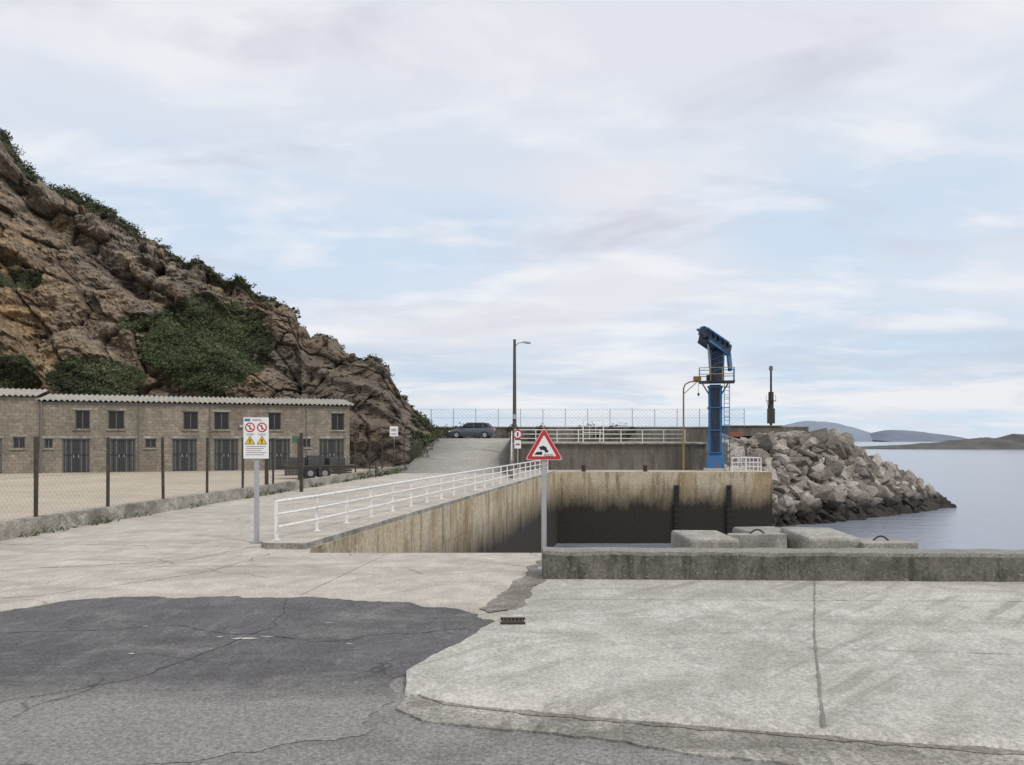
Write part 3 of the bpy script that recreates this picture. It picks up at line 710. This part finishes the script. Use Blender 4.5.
for ci,x in enumerate(cols):
    yf,yc,py=col(x); fX=(x-512)/800*yf; cX=(x-512)/800*yc; zc=H+(440-py)*yc/800
    zc=max(zc,1.0)
    line=[]
    for r in range(rowsN+1):
        v=r/rowsN
        z=zc*v-(.5 if r==0 else 0)
        tv=max(0.0,v+(.035*math.sin(v*17+x*.018)+.02*math.sin(v*37+x*.05))*min(1,v*8)*min(1,(1-v)*8))
        tt=max(0,min(1,.55*tv+.45*tv**2.2))
        p=Vector((fX+(cX-fX)*tt,yf+(yc-yf)*tt,z))
        edge=sm(0,.06,1-v)*sm(0,.05,v+.01)
        q=Vector((p.x*.09+p.z*.03,p.y*.09,p.z*.11))
        big=noise.fractal(q,1.0,2.0,3)*3.2
        w=Vector((noise.noise(p*.25),noise.noise(p*.25+Vector((9,0,0))),noise.noise(p*.25+Vector((0,9,0)))))
        q2=Vector(((p.x+p.z*.3)*.25,p.y*.18,(p.z-p.x*.12)*.22))+w*.08
        dd,pp=noise.voronoi(q2); cell=noise.noise(pp[0]*7.3)*2.6; crack=-.5*(1-sm(0,.07,dd[1]-dd[0]))
        q3=Vector(((p.x+p.z*.15)*.55,p.y*.3,(p.z-p.x*.15)*1.0))+w*.1; d3,p3=noise.voronoi(q3); cell3=noise.noise(p3[0]*5.1)*1.0
        q4=Vector((q3.x*2.6,q3.y*2.6,q3.z*2.6)); d4,p4=noise.voronoi(q4); cell4=noise.noise(p4[0]*3.3)*.5
        q5=q4*2.3; d5,p5=noise.voronoi(q5); cell5=noise.noise(p5[0]*3.7)*.22
        bz=p.z+p.x*.12+w.x*.5+big*.15; led=((bz%2.1)/2.1)*.55-.25
        fine=noise.fractal(p*.9,.8,2.1,4)*.25
        sy=440-(z-H)/p.y*800
        g1=(1-sm(.75,1.1,math.hypot((x-208)/70,(sy-345)/54)))*.98
        g1=max(g1,1-sm(.7,1.1,math.hypot((x-95)/55,(sy-380)/22)))
        g1=max(g1,1-sm(.7,1.1,math.hypot((x-5)/35,(sy-370)/22)))
        g1=max(g1,(1-sm(.7,1.1,math.hypot((x-20)/30,(sy-280)/12)))*.8)
        g1=max(g1,(1-sm(.7,1.1,math.hypot((x-140)/26,(sy-325)/7)))*.8)
        if x>410: g1=max(g1,.6)
        top=sm(.93,.975,v)*(1 if x<150 else .65)
        nz=noise.fractal(p*.35,1,2,4)*.6
        g=sm(.45,.75,max(g1,top)+nz*.9)
        if x>300 and x<=410: g=sm(.5,.8,top+nz*.7)*.5
        soft=1-.6*g
        D=(big+(cell+crack+cell3+cell4+cell5+led)*soft+fine)*(.15+.85*edge)
        if x>300: D*=.65
        if x>400: D*=.5
        p+=Vector((.2,-.96,.12)).normalized()*D
        if v>.8: p.z+=(noise.fractal(Vector((p.x*.35,p.y*.1,2)),1,2,4)*1.1+cell3*.6)*sm(.8,1,v)*min(1,zc/8)
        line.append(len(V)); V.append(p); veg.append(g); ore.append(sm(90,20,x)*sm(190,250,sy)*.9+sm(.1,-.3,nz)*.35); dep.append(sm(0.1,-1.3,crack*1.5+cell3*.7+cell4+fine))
    for k,(dy,kz) in enumerate(((6,.99),(20,.96),(60,.85),(110,-.3))):
        p=Vector((cX*(1+dy/yc),yc+dy,zc*kz+noise.noise(Vector((x*.05,dy,0)))*.5*(k<3))); line.append(len(V)); V.append(p); veg.append(1); ore.append(0); dep.append(0)
    grid.append(line)
for a,c in zip(grid,grid[1:]):
    for r in range(len(a)-1): F.append((a[r],c[r],c[r+1],a[r+1]))
me=bpy.data.meshes.new('cliff'); me.from_pydata([tuple(p) for p in V],[],F)
me.attributes.new('veg','FLOAT','POINT').data.foreach_set('value',veg); me.attributes.new('ore','FLOAT','POINT').data.foreach_set('value',ore); me.attributes.new('crevice_shade','FLOAT','POINT').data.foreach_set('value',dep)
m,nt,bs=newmat('cliff_rock'); n=N(nt); p=n.pos()
big=n.noise(p,.11,5,.65,.6); mid=n.noise(n.pos((1,1,1.4)),.5,5,.75,.6); fine=n.noise(p,2.6,5,.8)
c=n.ramp(mid,[(.28,(.125,.105,.09)),(.42,(.24,.205,.175)),(.55,(.32,.275,.235)),(.72,(.44,.385,.33))])
c=n.mix(n.ramp(big,[(.40,0),(.56,.8)]),c,n.ramp(mid,[(.3,(.20,.14,.09)),(.55,(.39,.29,.185)),(.75,(.54,.44,.31))]))
at=n.node('ShaderNodeAttribute'); at.attribute_name='ore'
c=n.mix(n.math('MULTIPLY',at.outputs['Fac'],.8),c,n.ramp(mid,[(.3,(.22,.13,.065)),(.5,(.50,.34,.175)),(.7,(.60,.49,.34))]))
strata=n.ramp(n.noise(n.pos((.10,.10,1.3)),1.0,5,.7,.6),[(.45,0),(.58,.5)])
c=n.mix(strata,c,(.16,.125,.10))
st=n.ramp(n.noise(n.pos((.8,.8,.10)),1.1,5,.7,.5),[(.50,0),(.64,.55)])
c=n.mix(st,c,(.085,.07,.06))
lich=n.ramp(n.noise(n.pos((1,1,.7)),.35,5,.75,1),[(.52,0),(.60,.45)])
c=n.mix(lich,c,(.13,.12,.08))
ag=n.node('ShaderNodeAttribute'); ag.attribute_name='crevice_shade'
c=n.mix(n.math('MULTIPLY',ag.outputs['Fac'],.55),c,(.06,.05,.042))  # recessed rock darkened by depth: crevice shade put into the colour
c=n.mix(.6,c,n.ramp(fine,[(.32,.05),(.68,.92)]),'OVERLAY')
X_,Y_,Z_=n.xyz()
c=n.mix(n.mr(X_,-25,-20,0,.5),c,(.115,.098,.08))
av=n.node('ShaderNodeAttribute'); av.attribute_name='veg'
c=n.mix(av.outputs['Fac'],c,n.ramp(fine,[(.3,(.03,.035,.018)),(.55,(.08,.09,.042)),(.75,(.16,.145,.09))]))
n.link(c,bs.inputs['Base Color']); bs.inputs['Roughness'].default_value=.95
n.link(n.bump(n.math('ADD',fine,n.math('MULTIPLY',mid,1.5)),.9,.35),bs.inputs['Normal'])
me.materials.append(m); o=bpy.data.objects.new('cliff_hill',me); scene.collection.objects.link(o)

lv=Leaves()
cand=[i for i in range(len(V)) if veg[i]>.5]
random.shuffle(cand)
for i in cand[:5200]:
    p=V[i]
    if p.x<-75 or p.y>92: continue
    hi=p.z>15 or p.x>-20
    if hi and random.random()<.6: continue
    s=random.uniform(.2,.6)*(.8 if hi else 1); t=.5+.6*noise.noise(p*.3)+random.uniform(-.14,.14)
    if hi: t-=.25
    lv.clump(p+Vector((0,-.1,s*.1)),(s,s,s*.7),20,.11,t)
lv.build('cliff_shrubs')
lv=Leaves()
for ci,x in enumerate(cols):
    if x<-200: continue
    dens=.6 if x<170 else (.25 if x<300 else .2)
    for k in range(3):
        if random.random()>dens: continue
        if noise.noise(Vector((x*.03,k,0)))<-.1: continue
        i=grid[ci][random.choice([rowsN-7,rowsN-4,rowsN-2,rowsN])]; p=V[i]
        s=random.uniform(.3,.85)*(1 if x<150 else .6)
        lv.clump(p+Vector((random.uniform(-.3,.3),0,s*.2)),(s*1.2,s,s*.6),44,.12,.15+random.uniform(-.1,.2))
lv.build('cliff_top_bushes')
lv=Leaves()
for i in range(70):
    x=random.uniform(-9,14); 
    if noise.noise(Vector((x*.25,0,0)))<-.1: continue
    s=random.uniform(.3,.7); lv.clump((x,92.0+random.uniform(-.5,.2),2.4+random.uniform(.2,1.3)),(s*1.3,s,s),50,.13,.15)
lv.build('hedge_shrubs')
lv=Leaves()
for i in range(170):
    t=random.random(); y=18+44*t; x=interp([(18,-11.1),(30.3,-10.0),(62,-6.8)],y)+random.uniform(.0,.12)
    if noise.noise(Vector((x,y*.4,7)))<.0 and y<44: continue
    s=random.uniform(.05,.16) if y<44 else random.uniform(.15,.4)
    lv.clump((x,y,s*.5),(s,s*1.4,s),16,.04 if y<44 else .08,.5)
for i in range(60):
    y=random.uniform(60,74); lv.clump((-6.9+random.uniform(-.8,.3),y,max(0,(y-53)*.12)+.2),(.4,.5,.35),24,.09,.35)
lv.build('weeds')

# ------------------------------------------------------------------ riprap breakwater
m,nt,bs=newmat('riprap_rock'); n=N(nt); p=n.pos()
a=n.node('ShaderNodeAttribute'); a.attribute_name='tone'
c=n.ramp(a.outputs['Fac'],[(0,(.11,.095,.08)),(.3,(.22,.195,.165)),(.6,(.31,.275,.235)),(.85,(.38,.345,.30)),(1,(.48,.45,.41))])
fine=n.noise(p,4,5,.75)
c=n.mix(.6,c,n.ramp(fine,[(.3,.06),(.7,.92)]),'OVERLAY')
z=n.math('ADD',n.xyz()[2],n.math('MULTIPLY',n.noise(p,.5,4,.6),1.5))
c=n.mix(n.mr(z,-1.9,-3.1,0,.95),c,(.026,.023,.018))
n.link(c,bs.inputs['Base Color']); bs.inputs['Roughness'].default_value=.9
n.link(n.bump(fine,.8,.12),bs.inputs['Normal']); M_rock=m
ridge=[(15.5,68,1.3),(19.5,70,1.7),(26,75,2.4),(31.5,78,2.1),(34.8,80,.3),(40.2,83,-1.9),(46.0,86.5,-4.7)]
water=[(17.5,58.5,-5.6),(19.5,63.5,-5.6),(26.7,69,-5.6),(32.5,73,-5.6),(37.7,77.5,-5.6),(41.5,81,-5.6),(45.5,85,-5.6)]
def pl(P,t):
    t*=len(P)-1; i=min(len(P)-2,int(t)); f=t-i; return Vector(P[i]).lerp(Vector(P[i+1]),f)
rv=[];rf=[];rt=[]
def rock(c,s,tone):
    bm=bmesh.new()
    for _ in range(18):
        d=Vector((random.gauss(0,1),random.gauss(0,1),random.gauss(0,1))).normalized()*random.uniform(.82,1.1)
        d=Vector((max(-.8,min(.8,d.x)),max(-.8,min(.8,d.y)),max(-.7,min(.7,d.z))))
        bm.verts.new(Vector((d.x*s[0],d.y*s[1],d.z*s[2])))
    bmesh.ops.convex_hull(bm,input=bm.verts[:])
    loose=[v for v in bm.verts if not v.link_faces]
    bmesh.ops.delete(bm,geom=loose,context='VERTS')
    M=Matrix.Rotation(random.uniform(0,6.28),3,'Z')@Matrix.Rotation(random.uniform(-.6,.6),3,'X')@Matrix.Rotation(random.uniform(-.6,.6),3,'Y')
    bm.verts.index_update(); o=len(rv)
    for v in bm.verts: rv.append(tuple(Vector(c)+M@v.co))
    for f in bm.faces: rf.append([v.index+o for v in f.verts]); rt.append(tone+random.uniform(-.04,.04))
    bm.free()
for i in range(1900):
    t=random.random()**.85; u=random.random()*1.25
    a=pl(water,t);c=pl(ridge,t)
    if u<=1: p=a.lerp(c,u)
    else: p=c+(c-a)*(u-1)*1.2; p.z=c.z-(u-1)*3
    s=random.choice([.35,.5,.6,.75,.9,1.2])*random.uniform(.85,1.2)
    rock(p+Vector((0,0,random.uniform(-.3,.4))),(s*random.uniform(.9,1.6),s,s*random.uniform(.55,.95)),random.random()**1.1)
for i in range(50):
    rock((random.uniform(42.5,46.5),random.uniform(84,87),-5.0+random.uniform(-.2,.3)),(.8,.7,.5),.2)
me=bpy.data.meshes.new('riprap'); me.from_pydata(rv,[],rf); me.attributes.new('tone','FLOAT','FACE').data.foreach_set('value',rt); me.materials.append(M_rock)
o=bpy.data.objects.new('breakwater_rocks',me); scene.collection.objects.link(o)
b=MB(); vs=[];fs=[]
for i in range(31):
    t=i/30; a=pl(water,t)+Vector((0,0,-.6));c=pl(ridge,t)+Vector((0,0,-.6)); e=c+Vector((0,14,-7)); vs+=[a,c,e]
    if i: k=3*i; fs+=[(k-3,k,k+1,k-2),(k-2,k+1,k+2,k-1)]
b.add(vs,fs,M_iron); b.build('breakwater_core')  # not iron: dark sheet under the rocks, painting shade into their gaps
b=MB(); b.box((25.5,81,2.6),(9,.8,1.9),M_qwall2,rz=R(4)); b.box((24.0,80.3,3.1),(5.5,1.6,1.0),M_qwall2,rz=R(4)); b.box((24.0,80.3,3.62),(5.8,1.9,.1),M_kerbold,rz=R(4))
b.box((21.0,75,2.7),(1.2,.6,.4),M_redf); b.build('breakwater_head_wall',.02)

def cb(x,y,sx,sy,top,rzz,tilt,ring=True):
    b=MB(); b.box((x,y,top-.75),(sx,sy,1.5),M_cblk,rz=rzz,rx=tilt,ry=tilt*.5)
    if ring:
        pts=[(x-.2+.4*k/8,y,top-.03+.13*math.sin(math.pi*k/8)) for k in range(9)]
        b.path(pts,.022,M_iron,n=6)
    return b.build('concrete_block',.07)
cb(4.35,18.2,1.15,1.4,.06,R(6),R(2),False); cb(5.7,18.6,1.25,1.5,.02,R(-14),R(-5)); cb(7.0,18.3,1.3,1.4,.10,R(8),R(4),False); cb(8.3,18.0,1.15,1.3,-.06,R(-5),R(-2))
cb(6.3,19.8,1.3,1.2,-.02,R(20),R(3),False)

# ------------------------------------------------------------------ sea
m,nt,bs=newmat('sea_water'); n=N(nt)
bs.inputs['Base Color'].default_value=(.27,.30,.36,1); bs.inputs['Roughness'].default_value=.16; bs.inputs['IOR'].default_value=1.33
h=n.math('ADD',n.noise(n.pos((.35,1.2,1)),.5,4,.6,.3),n.math('MULTIPLY',n.noise(n.pos((.6,1.4,1)),2.0,4,.6),.45))
n.link(n.bump(h,.6,.28),bs.inputs['Normal'])
b=MB(); S=45000; b.poly([(-S,-S,-4.9),(S,-S,-4.9),(S,S,-4.9),(-S,S,-4.9)],m); b.build('sea_water')
def hillmat(name,c1,c2,sc):
    m,nt,bs=newmat(name); n=N(nt); c=n.mix(n.ramp(n.noise(n.pos(),sc,5,.7),[(.35,0),(.65,1)]),c1,c2); n.link(c,bs.inputs['Base Color']); bs.inputs['Roughness'].default_value=1; return m
M_far=hillmat('far_hill',(.21,.255,.325),(.25,.295,.365),.004)  # bluish base colour has the distance haze painted in
M_far2=hillmat('far_hill_near',(.15,.185,.235),(.19,.225,.275),.006)  # haze painted into this base colour too, less pale
M_shore=hillmat('near_shore',(.055,.058,.055),(.13,.125,.11),.05)
def land(name,P,Y,dep,mat,amp,N_=160):
    vs=[];fs=[];T=[-1,-.85,-.6,-.3,0,.4,1]
    x0,x1=P[0][0],P[-1][0]
    for i in range(N_+1):
        X=x0+(x1-x0)*i/N_; z=interp([(a,b_) for a,b_ in P],X)
        for t in T:
            k=(1-abs(t)**1.6)
            vs.append((X,Y+t*dep,-5.5+(z+5.5)*k*(1+amp*noise.fractal(Vector((X/(dep)*3,t*2,1)),1,2,4))))
        if i:
            for j in range(len(T)-1): a=(i-1)*len(T)+j;c=i*len(T)+j; fs.append((a,c,c+1,a+1))
    b=MB(); b.add(vs,fs,mat,True); b.build(name)
def hp(lst,Y): return [((x-512)/800*Y,H+(440-y)*Y/800) for x,y in lst]
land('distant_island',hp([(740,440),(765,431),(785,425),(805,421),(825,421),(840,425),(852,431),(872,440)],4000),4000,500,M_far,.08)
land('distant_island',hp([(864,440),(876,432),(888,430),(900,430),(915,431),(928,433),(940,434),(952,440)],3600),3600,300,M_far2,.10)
land('rocky_shore',hp([(846,449),(870,446),(900,445),(935,442.5),(960,440),(975,438),(985,437),(1000,438),(1010,436),(1030,436),(1100,432),(1200,428)],650),650,60,M_shore,.25,400)

# ------------------------------------------------------------------ sky & light
EL,AZ=R(48),math.atan2(.65,-.55)
w=bpy.data.worlds.new('World'); scene.world=w; w.use_nodes=True; nt=w.node_tree; nt.nodes.clear(); n=N(nt)
out=n.node('ShaderNodeOutputWorld'); bg=n.node('ShaderNodeBackground'); n.link(bg.outputs[0],out.inputs[0]); bg.inputs[1].default_value=.1
sky=n.node('ShaderNodeTexSky'); sky.sky_type='NISHITA'; sky.sun_disc=False; sky.sun_elevation=EL; sky.sun_rotation=AZ; sky.air_density=1; sky.dust_density=1.5
tc=n.node('ShaderNodeTexCoord'); sp=n.node('ShaderNodeSeparateXYZ'); n.link(tc.outputs['Generated'],sp.inputs[0])
z=n.math('MAXIMUM',sp.outputs[2],0.0)
den=n.math('ADD',z,.16)
cb_=n.node('ShaderNodeCombineXYZ'); n.link(n.math('DIVIDE',sp.outputs[0],den),cb_.inputs[0]); n.link(n.math('DIVIDE',sp.outputs[1],den),cb_.inputs[1])
vec=cb_.outputs[0]
def mapv(v,sc,loc=(0,0,0)):
    m_=n.node('ShaderNodeMapping'); n.link(v,m_.inputs[0]); m_.inputs['Scale'].default_value=sc; m_.inputs['Location'].default_value=loc; return m_.outputs[0]
K=10
def C(r,g,b): return (r*K,g*K,b*K)
n1=n.noise(mapv(vec,(.6,.9,1),(3.1,1.2,0)),1.1,4,.5,.6)
n2=n.noise(mapv(vec,(.9,1.3,1),(2.3,4.2,0)),1.5,5,.55,.5)
n3=n.noise(mapv(vec,(1,1.5,1),(5.3,8.2,0)),2.0,4,.55,.3)
base=n.mix(n.ramp(z,[(0,0),(.12,.35),(.5,1)]),C(.62,.78,.94),C(.70,.79,.92))
cl=n.ramp(n1,[(.40,0),(.62,1)])
cl=n.math('MAXIMUM',cl,n.ramp(z,[(.26,0),(.42,.85)]))
c=n.mix(n.math('MULTIPLY',cl,.92),base,C(.87,.86,.905))
c=n.mix(n.math('MULTIPLY',n.ramp(n3,[(.48,0),(.66,1)]),.7),c,C(.98,.97,.99))
dk=n.math('MULTIPLY',n.ramp(n2,[(.53,0),(.68,1)]),.75)
dk=n.math('MULTIPLY',dk,n.ramp(z,[(.12,.35),(.25,1)]))
c=n.mix(dk,c,C(.64,.65,.745))
bn=n.noise(mapv(tc.outputs['Generated'],(2,2,16)),1.5,5,.6,.3)
band=n.math('MULTIPLY',n.ramp(z,[(.045,0),(.08,1),(.105,1),(.13,0)]),n.ramp(bn,[(.42,0),(.58,.75)]))
c=n.mix(band,c,C(.60,.68,.81))
band2=n.math('MULTIPLY',n.ramp(z,[(.02,0),(.04,1),(.06,1),(.085,0)]),n.ramp(n.noise(mapv(tc.outputs['Generated'],(3,3,22),(1,0,0)),2,5,.6,.3),[(.46,0),(.56,.9)]))
c=n.mix(band2,c,C(.92,.93,.96))
hz=n.ramp(z,[(0,1),(.05,0)])
c=n.mix(n.math('MULTIPLY',hz,.4),c,C(.76,.85,.96))
c=n.mix(.1,c,sky.outputs[0])
n.link(c,bg.inputs[0])
sd=bpy.data.lights.new('sun','SUN'); sd.energy=1.5; sd.angle=R(10); sd.color=(1,.93,.83)
so=bpy.data.objects.new('sun',sd); scene.collection.objects.link(so)
sv=Vector((math.sin(AZ)*math.cos(EL),math.cos(AZ)*math.cos(EL),math.sin(EL))); so.rotation_euler=(-sv).to_track_quat('-Z','Y').to_euler()

cd=bpy.data.cameras.new('camera'); cd.sensor_width=36; cd.lens=28.125; cd.shift_y=57.5/1024; cd.clip_end=80000; cd.clip_start=.05
co=bpy.data.objects.new('camera',cd); scene.collection.objects.link(co); co.location=(0,0,H); co.rotation_euler=(R(90),0,0); scene.camera=co
scene.view_settings.view_transform='Standard'; scene.view_settings.look='None'; scene.view_settings.exposure=0
